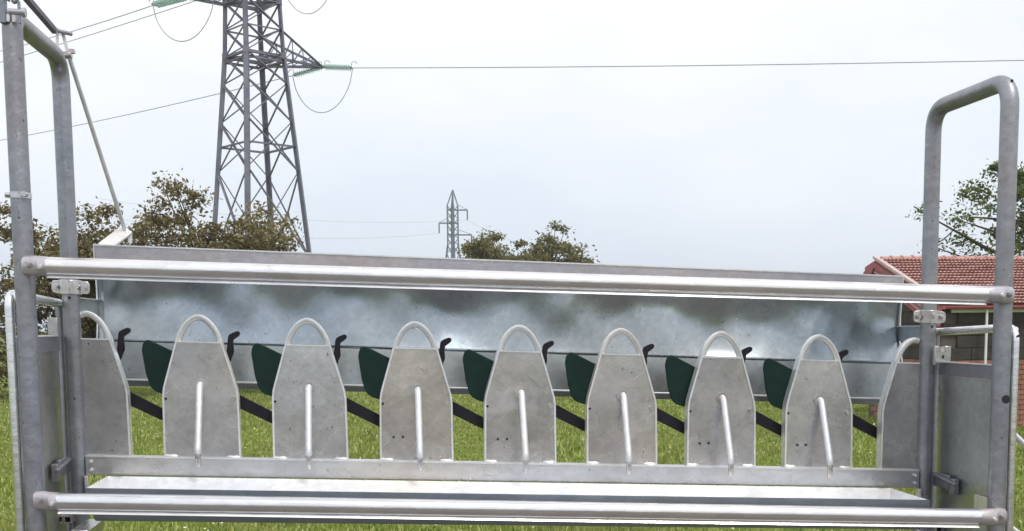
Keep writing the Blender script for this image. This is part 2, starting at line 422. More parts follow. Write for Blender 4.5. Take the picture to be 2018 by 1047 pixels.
# neck panels -----------------------------------------------------------
def arch_line(inset=0.0, n=14):
    """outline from bottom left up the left flank, over the arch and down the right flank"""
    hw, sh, tz, tw = 0.1265 - inset, 0.246, 0.388, 0.0745 - inset
    pk = 0.476 - inset
    left = [(-hw, 0.0), (-hw+0.002, 0.205), (-hw+0.0055, 0.232), (-hw+0.014, 0.262), (-tw-0.0015, tz)]
    arc = []
    for k in range(1, n):
        th = PI - PI*k/n
        f_a = math.sin(th); sg_ = 1 if math.cos(th) > 0 else -1
        arc.append((sg_*tw*max(0.0, 1-f_a**1.42)**0.55 if abs(math.cos(th)) > 1e-6 else 0.0, tz + (pk-tz)*f_a))
    right = [(-x, z) for x, z in reversed(left)]
    return left + arc + right
def T0(p): return (p[0], p[1], p[2] - K*p[0])
def clipx(pts, x0, x1): return [(min(max(x, x0), x1), z) for x, z in pts]
def panel_meshes(x0=-1, x1=1, tag=''):
    left = [(-0.1265, 0.001), (-0.1245, 0.205), (-0.121, 0.232), (-0.1125, 0.262), (-0.075, 0.384)]
    o = left + [(-x, z) for x, z in reversed(left)]
    o = clipx(o, x0, x1)
    seen = []
    for q in o:
        if not seen or (abs(q[0]-seen[-1][0]) + abs(q[1]-seen[-1][1])) > 1e-5: seen.append(q)
    b = MB(); b.prism(seen, 0.0, 0.003)
    pm = b.mesh('neck_panel'+tag, M['panel'], T0)
    # flat-bar edging bent round the flanks and over the arch, standing proud to the back
    oo, ii = arch_line(0.0), arch_line(0.006)
    keep = [k for k, q in enumerate(oo) if x0 <= q[0] <= x1]
    b = MB(); v = []
    for k in keep:
        (xo, zo), (xi, zi) = oo[k], ii[k]
        v += [(xo, -0.004, zo), (xi, -0.004, zi), (xi, 0.034, zi), (xo, 0.034, zo)]
    n = len(keep)
    f = [(4*i+j, 4*(i+1)+j, 4*(i+1)+(j+1) % 4, 4*i+(j+1) % 4) for i in range(n-1) for j in range(4)] + [(3, 2, 1, 0), (4*n-4, 4*n-3, 4*n-2, 4*n-1)]
    b.add(v, f)
    em = b.mesh('edge_bar'+tag, M['edge'], T0)
    lp = [(x, z) for (x, z) in arch_line(0.008, 24) if z > 0.372 and x0 <= x <= x1]
    b = MB(); b.tube([(x, 0.010, z) for x, z in lp], 0.0100, 12)
    lm_ = b.mesh('neck_loop'+tag, M['edge'], T0)
    b = MB(); b.box(((max(x0, -0.074) + min(x1, 0.074))/2, 0.0, 0.3855), (min(x1, 0.074) - max(x0, -0.074) - 0.006, 0.010, 0.004))
    tm = b.mesh('top_fold'+tag, M['edge'], T0)
    return pm, em, tm, lm_
PMfull, PMleft, PMright = panel_meshes(), panel_meshes(-0.024, 1, '_half'), panel_meshes(-1, 0.018, '_half')
b = MB()
gp = fillet([(0, 0.004, 0.245), (0, -0.014, 0.240), (0, -0.100, 0.036), (0, -0.100, 0.022)], [0.012, 0.014], 5)
b.tube(gp, 0.0115, 14); guard_me = b.mesh('guard_rod', M['edge'], T0)
b = MB(); b.tube([(0, -0.1000, 0.026), (0, -0.1005, 0.020), (0, -0.100, -0.006), (0, -0.096, -0.016), (0, -0.088, -0.021)], [0.0085, 0.0095, 0.0095, 0.0085, 0.006], 12); tip_me = b.mesh('rod_tip', M['panel'], T0)
b = MB(); b.tube([(0, 0.0, 0.243), (0, -0.006, 0.243)], 0.020, 14); weld_me = b.mesh('weld_collar', M['panel'], T0)
b = MB(); b.tube([(-0.022, -0.004, 0.002), (-0.012, -0.006, 0.003), (0.0, -0.0065, 0.0025), (0.012, -0.0055, 0.003), (0.022, -0.004, 0.002)], [0.002, 0.004, 0.0035, 0.0042, 0.002], 8); bead_me = b.mesh('weld_bead', M['edge'], T0)
b = MB(); b.disc((0, -0.002, 0), (0, 1, 0), 0.0042, 0.004, 10); hole_me = b.mesh('drill_hole', M['hole'])
b = MB(); b.disc((0, -0.006, 0), (0, 1, 0), 0.0085, 0.010, 6); bolt_me = b.mesh('bolt', M['panel'])
prnd = random.Random(12)
for i in range(-1, 8):
    me3 = PMleft if i == -1 else PMright if i == 7 else PMfull
    x = i*S
    loc = Vector((x, 0, -K*x + H)) - RL
    pn = link('neck_panel', me3[0], stand, loc)
    link('edge_bar', me3[1], pn); link('top_fold', me3[2], pn); link('neck_loop', me3[3], pn)
    if 0 <= i <= 6: pn.rotation_euler = (R(prnd.uniform(-0.7, 0.7)), R(prnd.uniform(-0.25, 0.25)), R(prnd.uniform(-1.3, 1.3)))
    if 0 <= i <= 6:
        gr_ = link('guard_rod', guard_me, pn, ((-0.001, -0.001, 0.006, 0.004, 0.004, 0.002, 0.003)[i], 0, 0))
        link('rod_tip', tip_me, gr_)
        for dx in (-0.104, 0.101): link('weld_bead', bead_me, pn, (dx, 0, -K*dx))
        link('weld_collar', weld_me, pn)
        link('drill_hole', hole_me, pn, (-0.114, 0, 0.198))
        link('bolt', bolt_me, pn, (0.106, 0, 0.196))
        if i in (2, 3, 5, 6):
            for dx in (-0.079, -0.047): link('drill_hole', hole_me, pn, (dx, 0, 0.083))

# green locking flaps and black release levers behind the panels ---------
fl = [(-0.194, 0.350), (-0.1915, 0.368), (-0.187, 0.379), (-0.180, 0.3855), (-0.171, 0.3875), (-0.162, 0.385), (-0.055, 0.334), (-0.04, 0.24), (-0.095, 0.196), (-0.150, 0.213), (-0.164, 0.222), (-0.173, 0.236), (-0.184, 0.275)]
b = MB(); b.prism(fl, 0.040, 0.050); flap_me = b.mesh('locking_flap', M['green'], T0)
b = MB()
b.prism(rect_round([(0.020, 0.262), (0.016, 0.212), (0.262, 0.096), (0.272, 0.132), (0.060, 0.240)], 0.008, 3), 0.056, 0.064)
b.prism(rect_round([(0.022, 0.238), (0.056, 0.238), (0.106, 0.352), (0.104, 0.400), (0.090, 0.400), (0.080, 0.350)], 0.006, 3), 0.0645, 0.0715)
lever_me = b.mesh('release_lever', M['black'], T0)
b = MB(); b.prism([(0.080, 0.325), (0.097, 0.325), (0.104, 0.384), (0.107, 0.396), (0.125, 0.4095), (0.129, 0.416), (0.127, 0.4235), (0.120, 0.426), (0.106, 0.4205), (0.093, 0.413), (0.089, 0.404)], 0.052, 0.066)
grip_me = b.mesh('lever_grip', M['black'], T0)
for i in range(-1, 7):
    x = i*S; loc = Vector((x, 0, -K*x + H)) - RL
    lv = link('release_lever', lever_me, stand, loc); link('lever_grip', grip_me, lv)
    if i >= 0:
        fo = link('locking_flap', flap_me, stand, loc); bevel(fo, 0.0025)

# feed trough -------------------------------------------------------------
x0, x1 = -0.300, 2.412
th = 0.003
def trough_ring(inset, dz):
    """plan of the trough at one level; the ends lean inward with depth"""
    return inset, dz
yb, yf, zt, zb = -0.048, -0.325, -0.064, -0.169
lv = [(x0, x1, yb, yf, zt), (x0+0.085, x1-0.085, -0.215, yf+0.055, zb)]
b = MB(); v = []
for (xa, xb, ya, yc, z) in lv: v += [(xa, ya, z), (xb, ya, z), (xb, yc, z), (xa, yc, z)]
for (xa, xb, ya, yc, z) in lv:
    o_ = 0.003
    v += [(xa-o_, ya+o_, z-o_*0.2), (xb+o_, ya+o_, z-o_*0.2), (xb+o_, yc-o_, z-o_*0.2), (xa-o_, yc-o_, z-o_*0.2)]
fs = []
for i in range(4):
    j = (i+1) % 4
    fs += [(i, j, 4+j, 4+i), (8+j, 8+i, 12+i, 12+j), (i, 8+i, 8+j, j)]
fs += [(4, 5, 6, 7), (15, 14, 13, 12)]
b.add(v, fs)
tr = part('feed_trough', b, 'trough', smooth=False)
b = MB(); b.box(((x0+x1)/2, yf-0.005, zt-0.012), (x1-x0+0.006, 0.004, 0.026)); 
pf = [(yf-0.004, -0.066)] + [(yf-0.004 + 0.045*(1-math.cos(a_)), -0.112 - 0.060*math.sin(a_)) for a_ in [PI/2*k_/8 for k_ in range(9)]]
b.profx(pf + [(yy+0.003, zz+0.001) for yy, zz in reversed(pf)], x0+0.015, x1-0.015) 
part('front_rim', b, 'trough_front', tr)
b = MB()
for x in (x0+0.03, x1-0.03): b.bar((x, yb-0.01, -0.05), (x, -0.02, -0.05), 0.03, 0.004)
part('trough_hanger', b, 'panel', tr)
for x in (XL+0.03, XR-0.03):
    b = MB(); b.box((x, -0.02, -0.105), (0.010, 0.030, 0.075)); part('trough_bracket', b, 'edge', bev=0.001)
for x in (XL+0.068, XR-0.060):
    b = MB(); b.box((x, -0.19, -0.218), (0.052, 0.20, 0.035)); part('trough_support', b, 'panel', bev=0.003)

# rump sheet behind the sheep space --------------------------------------
x0, x1 = -0.3938, 2.6073
prof = [(0.300, 0.7140), (0.300, 0.655), (0.286, 0.374), (0.290, 0.238)]
b = MB()
back = [(y+0.003, z) for y, z in prof]
NX = 140
rnd = random.Random(3)
v = []
for i in range(NX+1):
    x = x0 + (x1-x0)*i/NX
    for j, (y, z) in enumerate(prof):
        v.append((x, y, z))
    # extra rows inside the main field carry slight oil-canning
sheet = MB()
rows = [(0, prof[0]), (0, prof[1])]
grid = []
RO = 24
for i in range(NX+1):
    x = x0 + (x1-x0)*i/NX; col = []
    for j in range(RO+1):
        t = j/RO; y = 0.300 + 0.078*t - 0.092*t*t; z = prof[1][1]*(1-t) + prof[2][1]*t
        w = math.sin(PI*t) * (0.0075*math.sin(x*6.1+0.8+z*4) + 0.0060*math.sin(x*11.3+2.0-z*9) + 0.0030*math.sin(x*21+z*17) + 0.0012*math.sin(x*43-z*23))
        col.append((x, y + w, z))
    grid.append(col)
v = [p for c in grid for p in c]
sheet.add(v, [(i*(RO+1)+j, i*(RO+1)+j+1, (i+1)*(RO+1)+j+1, (i+1)*(RO+1)+j) for i in range(NX) for j in range(RO)])
rs = part('rump_sheet', sheet, 'sheet')
so = rs.modifiers.new('thick', 'SOLIDIFY'); so.thickness = 0.003; so.offset = -1
b = MB(); b.profx([(0.298, 0.714), (0.301, 0.656), (0.306, 0.656), (0.3055, 0.7085), (0.345, 0.7085), (0.345, 0.714)], x0, x1)
top = part('top_cap', b, 'cap', rs, 0.002)
b = MB(); b.box(((x0+x1)/2, 0.2965, 0.7125), (x1-x0, 0.003, 0.005)); part('cap_edge', b, 'edge', rs)
b = MB(); b.profx([(0.2865, 0.3735), (0.2785, 0.243), (0.2825, 0.243), (0.2905, 0.3735)], x0, x1); part('lower_skirt', b, 'gate', rs)
b = MB(); b.profx([(0.273, 0.237), (0.294, 0.237), (0.294, 0.2425), (0.273, 0.2425)], x0, x1); part('skirt_lip', b, 'edge', rs, 0.001)
for x in (x0, x1):
    b = MB(); e = 0.004 if x > 1 else -0.004
    b.profx([(0.296, 0.716), (0.297, 0.66), (0.310, 0.56), (0.308, 0.46), (0.283, 0.372), (0.285, 0.234), (0.33, 0.234), (0.35, 0.372), (0.352, 0.716)], min(x, x+e), max(x, x+e))
    part('end_plate', b, 'edge', rs)
for x, xs_ in ((XL-0.004, x0), (XR+0.010, x1)):
    b = MB(); b.bar((x, 0.026, 0.492), (xs_, 0.318, 0.491), 0.004, 0.055); part('side_arm', b, 'gate', rs)
    b = MB(); b.bar((x, 0.026, 0.521), (xs_, 0.318, 0.520), 0.016, 0.004); part('arm_edge', b, 'edge', rs)
# support bar under the sheet, far side, and pull rod with lever on the left
b = MB(); b.profx([(0.36, 0.212), (0.40, 0.212), (0.40, 0.235), (0.36, 0.235)], x0, x1); part('stiffener', b, 'tube', rs, 0.003)
b = MB(); b.bar((-0.368, 0.312, 0.703), (-0.288, 0.350, 0.776), 0.050, 0.010, up=(0, -0.8, 0.6)); b.box((-0.282, 0.352, 0.748), (0.012, 0.02, 0.045))
lvr = part('pull_lever', b, 'edge', stand, 0.002)
b = MB(); b.tube([(-0.376, 0.000, 1.292), (-0.297, 0.345, 0.772)], 0.0075, 12); part('pull_rod', b, 'edge', lvr)
b = MB(); b.bar((-0.405, -0.012, 1.374), (-0.409, -0.012, 1.290), 0.007, 0.008); b.bar((-0.396, 0.010, 1.374), (-0.378, 0.010, 1.290), 0.007, 0.010)
part('link_plate', b, 'edge', lvr)
b = MB(); b.tube([(-0.405, -0.014, 1.366), (-0.368, 0.016, 1.366)], 0.0065, 10); part('link_pin', b, 'tube', lvr)
b = MB(); b.tube([(-0.402, 0.0, 1.295), (-0.366, 0.0, 1.296)], 0.012, 12); b.box((-0.366, 0, 1.308), (0.018, 0.018, 0.012)); part('link_pin', b, 'panel', lvr)
b = MB(); b.bar((-0.392, A-0.06, 1.378), (-0.416, 0.0, 1.368), 0.018, 0.018); part('transfer_bar', b, 'dark_link', lvr, 0.002)
b = MB(); b.box((-0.419, A-0.024, 1.375), (0.018, 0.020, 0.230)); b.box((-0.403, A-0.026, 1.40), (0.006, 0.014, 0.16)); b.box((-0.374, A-0.032, 1.290), (0.008, 0.006, 0.062))
part('pivot_plate', b, 'tube', lvr, 0.0015)
b = MB(); b.tube([(-0.402, A-0.030, 1.292), (-0.356, A-0.034, 1.2905)], 0.0085, 12); b.disc((-0.361, A-0.034, 1.2905), (1, 0, 0), 0.0125, 0.010, 10); part('pivot_pin', b, 'cap', lvr)
b = MB(); b.tube(fillet([(-0.392, A-0.03, 1.34), (-0.388, A-0.03, 1.312), (-0.374, A-0.03, 1.335), (-0.368, A-0.03, 1.40)], 0.012, 4), 0.006, 10); part('hook', b, 'tube', lvr)
for dx in (-0.001, 0.014):
    b = MB(); b.box((XL+dx, A-0.029, 1.274), (0.010, 0.006, 0.022)); part('locking_nut', b, 'panel', lvr, 0.0015)

# end gates ---------------------------------------------------------------
for sd_, xg in ((-1, XL-0.047), (1, XR+0.047)):
    b = MB()
    pts = fillet([(xg, 0.028, 0.500), (xg, A+0.005, 0.517), (xg, A+0.000, -0.62)], 0.045, 7)
    b.tube(pts, 0.0135, 14)
    gt = part('end_gate', b, 'rail')
    b = MB(); b.tube(fillet([(xg, 0.028, 0.5), (xg, 0.028, -0.62), (xg, A, -0.62)], 0.02, 4), 0.012, 12); part('gate_stile', b, 'tube', gt)
    b = MB(); b.box((xg, (A-0.005)/2+0.008, (0.345-0.55)/2), (0.003, -A-0.02, 0.895)); part('gate_sheet', b, 'gate', gt)
    b = MB(); b.box((xg-sd_*0.004, (A-0.005)/2+0.006, 0.369), (0.006, -A-0.02, 0.046)); part('gate_crossbar', b, 'tube', gt, 0.001)
    b = MB(); b.box((xg-sd_*0.005, (A-0.005)/2+0.006, 0.3935), (0.016, -A-0.10, 0.004)); part('crossbar_edge', b, 'edge', gt)
    b = MB(); b.box((xg, A+0.005, 0.0), (0.018, 0.008, 0.9)); part('gate_strip', b, 'panel', gt, 0.001)
    # square hinge stub and flat plate at the rear leg
    hx = 2.600 if sd_ > 0 else -0.459
    b = MB()
    w = 0.009
    for (cx_, cz_, dx_, dz_) in ((0, 0.010, 0.024, 0.004), (0, -0.010, 0.024, 0.004), (-0.010, 0, 0.004, 0.016), (0.010, 0, 0.004, 0.016)):
        b.box((hx + 0.022*(sd_ > 0) + cx_, -0.040, 0.383 + cz_), (dx_, 0.09, dz_))
    part('hinge_stub', b, 'panel', gt)
    b = MB(); b.box((hx + 0.022*(sd_ > 0), -0.02, 0.383), (0.018, 0.004, 0.018)); part('stub_bore', b, 'hole', gt)
    b = MB()
    if sd_ > 0:
        b.box((2.585, -0.046, 0.418), (0.048, 0.006, 0.060)); b.box((2.624, -0.03, 0.420), (0.022, 0.006, 0.060)); b.box((2.562, -0.052, 0.416), (0.005, 0.016, 0.070))
    else:
        b.box((-0.461, -0.02, 0.424), (0.032, 0.006, 0.056))
    part('hinge_plate', b, 'panel', gt, 0.0015)
    if sd_ > 0:
        b = MB(); b.box((2.592, -0.051, 0.436), (0.012, 0.004, 0.012)); part('bolt', b, 'edge', gt)
        b = MB(); b.box((2.597, -0.051, 0.412), (0.004, 0.004, 0.012)); part('drill_hole', b, 'hole', gt)
        b = MB(); b.disc((2.6105, A-0.0128, 0.490), (0, 1, 0), 0.004, 0.004, 10); part('drill_hole', b, 'hole', gt)
    # lower latch hardware
    lx = xg - sd_*0.018
    b = MB(); b.box((lx, -0.075, -0.03), (0.012, 0.11, 0.05)); b.tube([(lx-sd_*0.010, -0.03, -0.012), (lx-sd_*0.010, -0.19, -0.030)], 0.007, 10)
    b.box((lx, -0.16, -0.04), (0.02, 0.03, 0.055)); part('gate_latch', b, 'tube', gt, 0.002)
    b = MB(); b.box((lx+sd_*0.008, -0.34, -0.085), (0.006, 0.11, 0.075)); part('latch_plate', b, 'edge', gt, 0.001)
    b = MB(); b.box((xg-sd_*0.03, A+0.05, -0.07), (0.008, 0.012, 0.12)); b.box((xg-sd_*0.03, A+0.05, -0.008), (0.024, 0.018, 0.005)); part('drop_pin', b, 'edge', gt)
    # square tube ends below the lower rail
    for q in (0, 1):
        sxx = (xg + 0.013*(-1 if q else 1)*1.0)
        b = MB()
        for (cx_, cz_, dx_, dz_) in ((0, 0.010, 0.024, 0.0035), (0, -0.010, 0.024, 0.0035), (-0.0103, 0, 0.0035, 0.0165), (0.0103, 0, 0.0035, 0.0165)):
            b.box((sxx + cx_ - sd_*0.012, -0.05, -0.205 + cz_), (dx_, 0.06, dz_))
        part('square_socket', b, 'panel', gt)
        b = MB(); b.box((sxx - sd_*0.012, -0.045, -0.205), (0.017, 0.004, 0.0165)); part('socket_bore', b, 'hole', gt)
# ramp rails leaving the right gate
b = MB(); b.tube(fillet([(2.616, -0.465, 0.506), (2.634, -0.44, 0.513), (2.70, -0.30, 0.502), (3.05, 0.25, 0.47)], 0.03, 4), 0.008, 10)
ramp_o = part('ramp_frame', b, 'edge')
for (za, zb_) in ((0.183, -0.19), (-0.122, -0.42)):
    b = MB(); b.tube([(2.612, -0.47, za), (3.04, -0.47, zb_)], 0.009, 10); part('ramp_rail', b, 'edge', ramp_o)

# ------------------------------------------------------------------ lattice pylon
LS = [(-0.13, -0.13), (0.13, -0.13), (0.13, -0.10), (-0.10, -0.10), (-0.10, 0.13), (-0.13, 0.13)]
def angle_sec(w, t):
    return [(-w/2, -w/2), (w/2, -w/2), (w/2, -w/2+t), (-w/2+t, -w/2+t), (-w/2+t, w/2), (-w/2, w/2)]
def member(parent, name, p0, p1, w, mat='pylon', up=(0, 0, 1), loc=Vector((0, 0, 0))):
    b = MB(); b.sweep(Vector(p0)-loc, Vector(p1)-loc, angle_sec(w, w*0.22), up)
    return link(name, b.mesh(name, M[mat], None, False), parent)
PC = Vector((-5.27, 56.18, 0))
pyl = empty('lattice_pylon', PC, 'tall grey lattice pylon rising behind the trees on the left', 'pylon')
AR = R(9)
def rad(z):
    return 1.37 + (18.5-z)*0.045*0.98 if z > 15.69 else 1.50 + (15.69-z)*0.1015
dirs = [Vector((math.cos(AR), -math.sin(AR), 0)), Vector((math.sin(AR), math.cos(AR), 0)), Vector((-math.cos(AR), math.sin(AR), 0)), Vector((-math.sin(AR), -math.cos(AR), 0))]  # right, far, left, near
def leg_pt(k, z):
    cx = -0.07*(z-6)/12.3
    return dirs[k] * max(rad(z), 0.12) + Vector((cx, 0, z))
TOPZ = 22.6
for k in range(4):
    o = member(pyl, 'leg', leg_pt(k, 0), leg_pt(k, 15.69), 0.25, up=-dirs[k]); member(pyl, 'leg', leg_pt(k, 15.69), leg_pt(k, TOPZ), 0.22, up=-dirs[k])
peak = Vector((0, 0, 26.2))
for k in range(4): member(pyl, 'peak_strut', leg_pt(k, TOPZ), peak, 0.12)
levels = [0.3, 5.4, 9.86, 12.37, 14.31, 15.69, 17.06, 18.40, 19.8, 21.2, TOPZ]
for a, bz in zip(levels[:-1], levels[1:]):
    for k in range(4):
        j = (k+1) % 4
        thick = k in (2, 3)
        off = (dirs[k] + dirs[j]).normalized() * 0.06
        member(pyl, 'brace', leg_pt(k, bz) + off, leg_pt(j, a) + off, 0.105 if thick else 0.07)
        member(pyl, 'brace', leg_pt(j, bz), leg_pt(k, a), 0.06)
for z, w in ((11.13, 0.10), (15.69, 0.17), (15.42, 0.12), (18.40, 0.17), (18.62, 0.12), (17.0, 0.08), (21.2, 0.12)):
    for k in range(4): member(pyl, 'ring_member', leg_pt(k, z), leg_pt((k+1) % 4, z), w)
for z in (15.69, 18.40):
    for k in range(4):
        b = MB(); c = leg_pt(k, z); b.box(c, (0.30, 0.30, 0.30)); link('gusset_plate', b.mesh('gusset_plate', M['pylon'], None, False), pyl)
    for k in (0, 2):
        member(pyl, 'ring_member', leg_pt(k, z)*1.0, leg_pt((k+2) % 4, z), 0.10)
nrm = (dirs[0] + dirs[1]).normalized()        # the arms stand off the right-far and left-near faces
def arm(k1, k2, z, tip, rise):
    for k in (k1, k2):
        member(pyl, 'arm_chord', leg_pt(k, z), tip, 0.15); member(pyl, 'arm_chord', leg_pt(k, z+rise), tip, 0.13)
        for t in (0.25, 0.5, 0.72):
            lo, hi = leg_pt(k, z).lerp(tip, t), leg_pt(k, z+rise).lerp(tip, t)
            member(pyl, 'arm_brace', lo, hi, 0.05)
            member(pyl, 'arm_brace', leg_pt(k, z).lerp(tip, max(t-0.25, 0)), hi, 0.05)
    for t in (0.3, 0.6): member(pyl, 'arm_brace', leg_pt(k1, z).lerp(tip, t), leg_pt(k2, z).lerp(tip, t), 0.05)
def wp(x, y, z): return Vector((x, y, z)) - PC
tipR = wp(-1.923, 58.676, 15.854) 
tipR.z = 15.80
tipL = wp(-8.218, 53.30, 17.78)
tipU = wp(-2.60, 58.2, 20.95)
arm(0, 1, 15.55, tipR, 1.5); arm(2, 3, 18.30, tipL, 1.4); arm(0, 1, 21.2, tipU, 1.3)
def string(p0, p1, side=0.16):
    p0, p1 = Vector(p0), Vector(p1); d = (p1-p0).normalized(); s_ = d.cross(Vector((0, 0, 1))).normalized()
    for sg in (-1, 1):
        b = MB(); n = 12; L = (p1-p0).length; pts = []; rr = []
        for i in range(n):
            for (t, r0) in ((0.05, 0.04), (0.30, 0.135), (0.45, 0.125), (0.60, 0.04)):
                pts.append(p0 + s_*side*sg + d*L*(0.06 + 0.88*(i+t)/n)); rr.append(r0)
        b.tube(pts, rr, 10); link('insulator_string', b.mesh('insulator_string', M['glass']), pyl)
    for q in (0.03, 0.95):
        b = MB(); pe = p0 + d*L*q; b.bar(pe - s_*side*1.3, pe + s_*side*1.3, 0.06, 0.06)
        c0 = p0 + d*L*q; loop = [c0 + Vector((0, 0, 0.05)), c0 + Vector((0, 0, 0.30)) + d*0.05, c0 + Vector((0, 0, 0.34)) + d*0.25, c0 + Vector((0, 0, 0.22)) + d*0.34]
        b.tube(loop, 0.018, 6)
        link('yoke_fitting', b.mesh('yoke_fitting', M['pylon']), pyl)
def jumper(p0, p1, drop):
    p0, p1 = Vector(p0), Vector(p1); pts = []
    for i in range(25):
        t = i/24; q = p0.lerp(p1, t); q.z -= drop * (1-(2*t-1)**2)**0.62; pts.append(q)
    b = MB(); b.tube(pts, 0.022, 6); link('jumper_cable', b.mesh('jumper_cable', M['cable']), pyl)
def cable(p0, p1, sag, ext, label, r=0.022, name='power_cable'):
    p0, p1 = Vector(p0), Vector(p1); pts = []
    for i in range(41):
        t = ext*i/40; q = p0.lerp(p1, t) ; q.z += -4*sag*t*(1-t) if t <= 1 else 4*sag*(t-1)*t
        pts.append(q)
    b = MB(); b.tube([q - p0 for q in pts], r, 6)
    return link(name, b.mesh(name, M['cable']), None, p0, label=label, category='power line', group='overhead power line cables')
eR, eL = wp(-0.342, 58.176, 15.66), wp(-3.579, 58.9, 15.36)
string(tipR, eR); string(tipR, eL); jumper(eR, eL, 2.15)
lL, lR = wp(-9.95, 54.3, 17.62), wp(-6.75, 52.6, 17.75)
string(tipL, lL); string(tipL, lR); jumper(lL, lR, 1.95)
uR, uL = wp(-1.1, 57.9, 20.75), wp(-4.1, 58.5, 20.62)
string(tipU, uR); string(tipU, uL); jumper(uR, uL, 2.25)
cable(eR + PC, (30.764, 46.176, 13.853), 0.08, 1.5, 'long thin cable running right from the pylon across the open sky')
cable(eL + PC, (-25.824, 81.176, 15.315), 0.15, 1.6, 'cable slanting down left behind the pylon from its right arm')
cable(lL + PC, (-23.977, 76.176, 20.377-2.05+2.05), 0.1, 1.6, 'upper of the two cables rising behind the left hoop frame')
cable(uL + PC, (-24.013, 76.176, 19.649), 0.1, 1.6, 'lower of the two cables rising behind the left hoop frame')

# far pylon ---------------------------------------------------------------
FC = Vector((17.4, 236.2, 0))
fp = empty('lattice_pylon', FC, 'small distant pylon above the low trees in the middle', 'pylon')
def frad(z): return 1.15 if z > 19 else 1.15 + (19-z)*0.13
def fpt(k, z):
    th = R(8) + k*PI/2
    return Vector((math.cos(th)*frad(z)*1.0, math.sin(th)*frad(z), z))
for k in range(4):
    member(fp, 'leg', fpt(k, 0), fpt(k, 19), 0.34, 'pylon_far'); member(fp, 'leg', fpt(k, 19), fpt(k, 27.3), 0.30, 'pylon_far')
    member(fp, 'peak_strut', fpt(k, 27.3), Vector((0.1, 0, 30.6)), 0.22, 'pylon_far')
fl_ = [0, 6, 11, 15, 17.2, 19, 20.4, 21.8, 23.2, 24.6, 26.0, 27.3]
for a, bz in zip(fl_[:-1], fl_[1:]):
    for k in range(4):
        member(fp, 'brace', fpt(k, a), fpt((k+1) % 4, bz), 0.14, 'pylon_far')
member(fp, 'mast', (0.05, -1.2, 4), (0.1, 0, 30.6), 0.34, 'pylon_far')
for z, xe in ((26.38, 3.15), (23.6, -2.9), (21.15, 4.0)):
    s_ = 1 if xe > 0 else -1
    member(fp, 'crossarm', (-s_*1.0, 0, z), (xe, 0, z), 0.30, 'pylon_far'); member(fp, 'crossarm_stay', (s_*1.1, 0, z+1.1), (xe, 0, z+0.1), 0.10, 'pylon_far')
    b = MB(); b.tube([(xe, 0, z), (xe, 0, z-2.1)], 0.16, 6); link('insulator_string', b.mesh('insulator_string', M['pylon_far']), fp)
cable((14.55, 236.2, 21.5), (-30, 215, 20.0), 1.2, 1.5, 'faint distant cable leaving the small pylon left arm', 0.022)
cable((20.6, 236.2, 24.2), (-25, 214, 23.0), 0.8, 1.5, 'faint distant cable passing left from the small pylon upper arm', 0.022)
cable((20.7, 236.2, 24.1), (60, 262, 12.5), 1.0, 1.2, 'faint distant cable sloping right from the small pylon upper arm', 0.022)

# ------------------------------------------------------------------ house
HA = Vector((9.823, 16.18, 0))
TH = R(1)
house = empty('brick_house', HA, 'low brick house with red tiled roof behind the right end of the stand', 'house')
house.rotation_euler = (0, 0, TH)
def hpart(name, mb, mat, parent=house, smooth=False, **kw): return link(name, mb.mesh(name, M[mat], None, smooth), parent, **kw)
LEN = 7.5; ZR, ZE, YE, YW, YB, ZBk = 2.97, 2.075, -2.45, -2.30, 0.50, 2.70
b = MB()
core = [(YW+0.03, -0.2), (YW+0.03, 2.12), (0, 2.88), (0.36, 2.70), (0.36, -0.2)]
b.profx(core, 0.14, LEN-0.3); wall = hpart('wall', b, 'mortar')
# grey block courses above, red bricks below
bw, bh = 0.52, 0.205
b = MB(); b.box((0, 0, 0), (bw-0.012, 0.05, bh-0.012)); blk = b.mesh('block', M['block'], None, False)
for r in range(4):
    z = 1.155 + (r+0.5)*bh
    for c in range(14):
        x = 0.13 + (c + (0.5 if r % 2 else 0.0))*bw + bw/2
        if x < LEN-0.5: link('block', blk, wall, (x, YW+0.01, z))
# gable blocks
b = MB(); b.box((0, 0, 0), (0.05, bw-0.012, bh-0.012)); gbl = b.mesh('block', M['block'], None, False)
for r in range(5):
    z = 1.155 + (r+0.5)*bh
    for c in range(5):
        y = YW + 0.01 + (c + (0.5 if r % 2 else 0.0))*bw + bw/2
        if y < 0.1: link('block', gbl, wall, (0.125, y, z))
kw_, kh = 0.26, 0.0855
b = MB(); b.box((0, 0, 0), (kw_-0.012, 0.05, kh-0.012)); brk = b.mesh('brick', M['brick'], None, False)
b = MB(); b.box((0, 0, 0), (0.05, kw_-0.012, kh-0.012)); gbk = b.mesh('brick', M['brick'], None, False)
rest = MB(); rj = random.Random(5)
for r in range(15):
    z = -0.13 + (r+0.5)*kh
    for c in range(27):
        x = 0.13 + (c + (0.5 if r % 2 else 0.0))*kw_ + kw_/2
        if x > LEN-0.45: continue
        if x < 2.3: link('brick', brk, wall, (x, YW+0.008+rj.uniform(-.004, .004), z))
        else: rest.box((x, YW+0.008, z), (kw_-0.012, 0.05, kh-0.012))
    for c in range(9):
        y = YW + 0.01 + (c + (0.5 if r % 2 else 0.0))*kw_ + kw_/2
        if y < 0.22: link('brick', gbk, wall, (0.123+rj.uniform(-.004, .004), y, z))
hpart('brickwork', rest, 'brick', wall, kind='stuff')
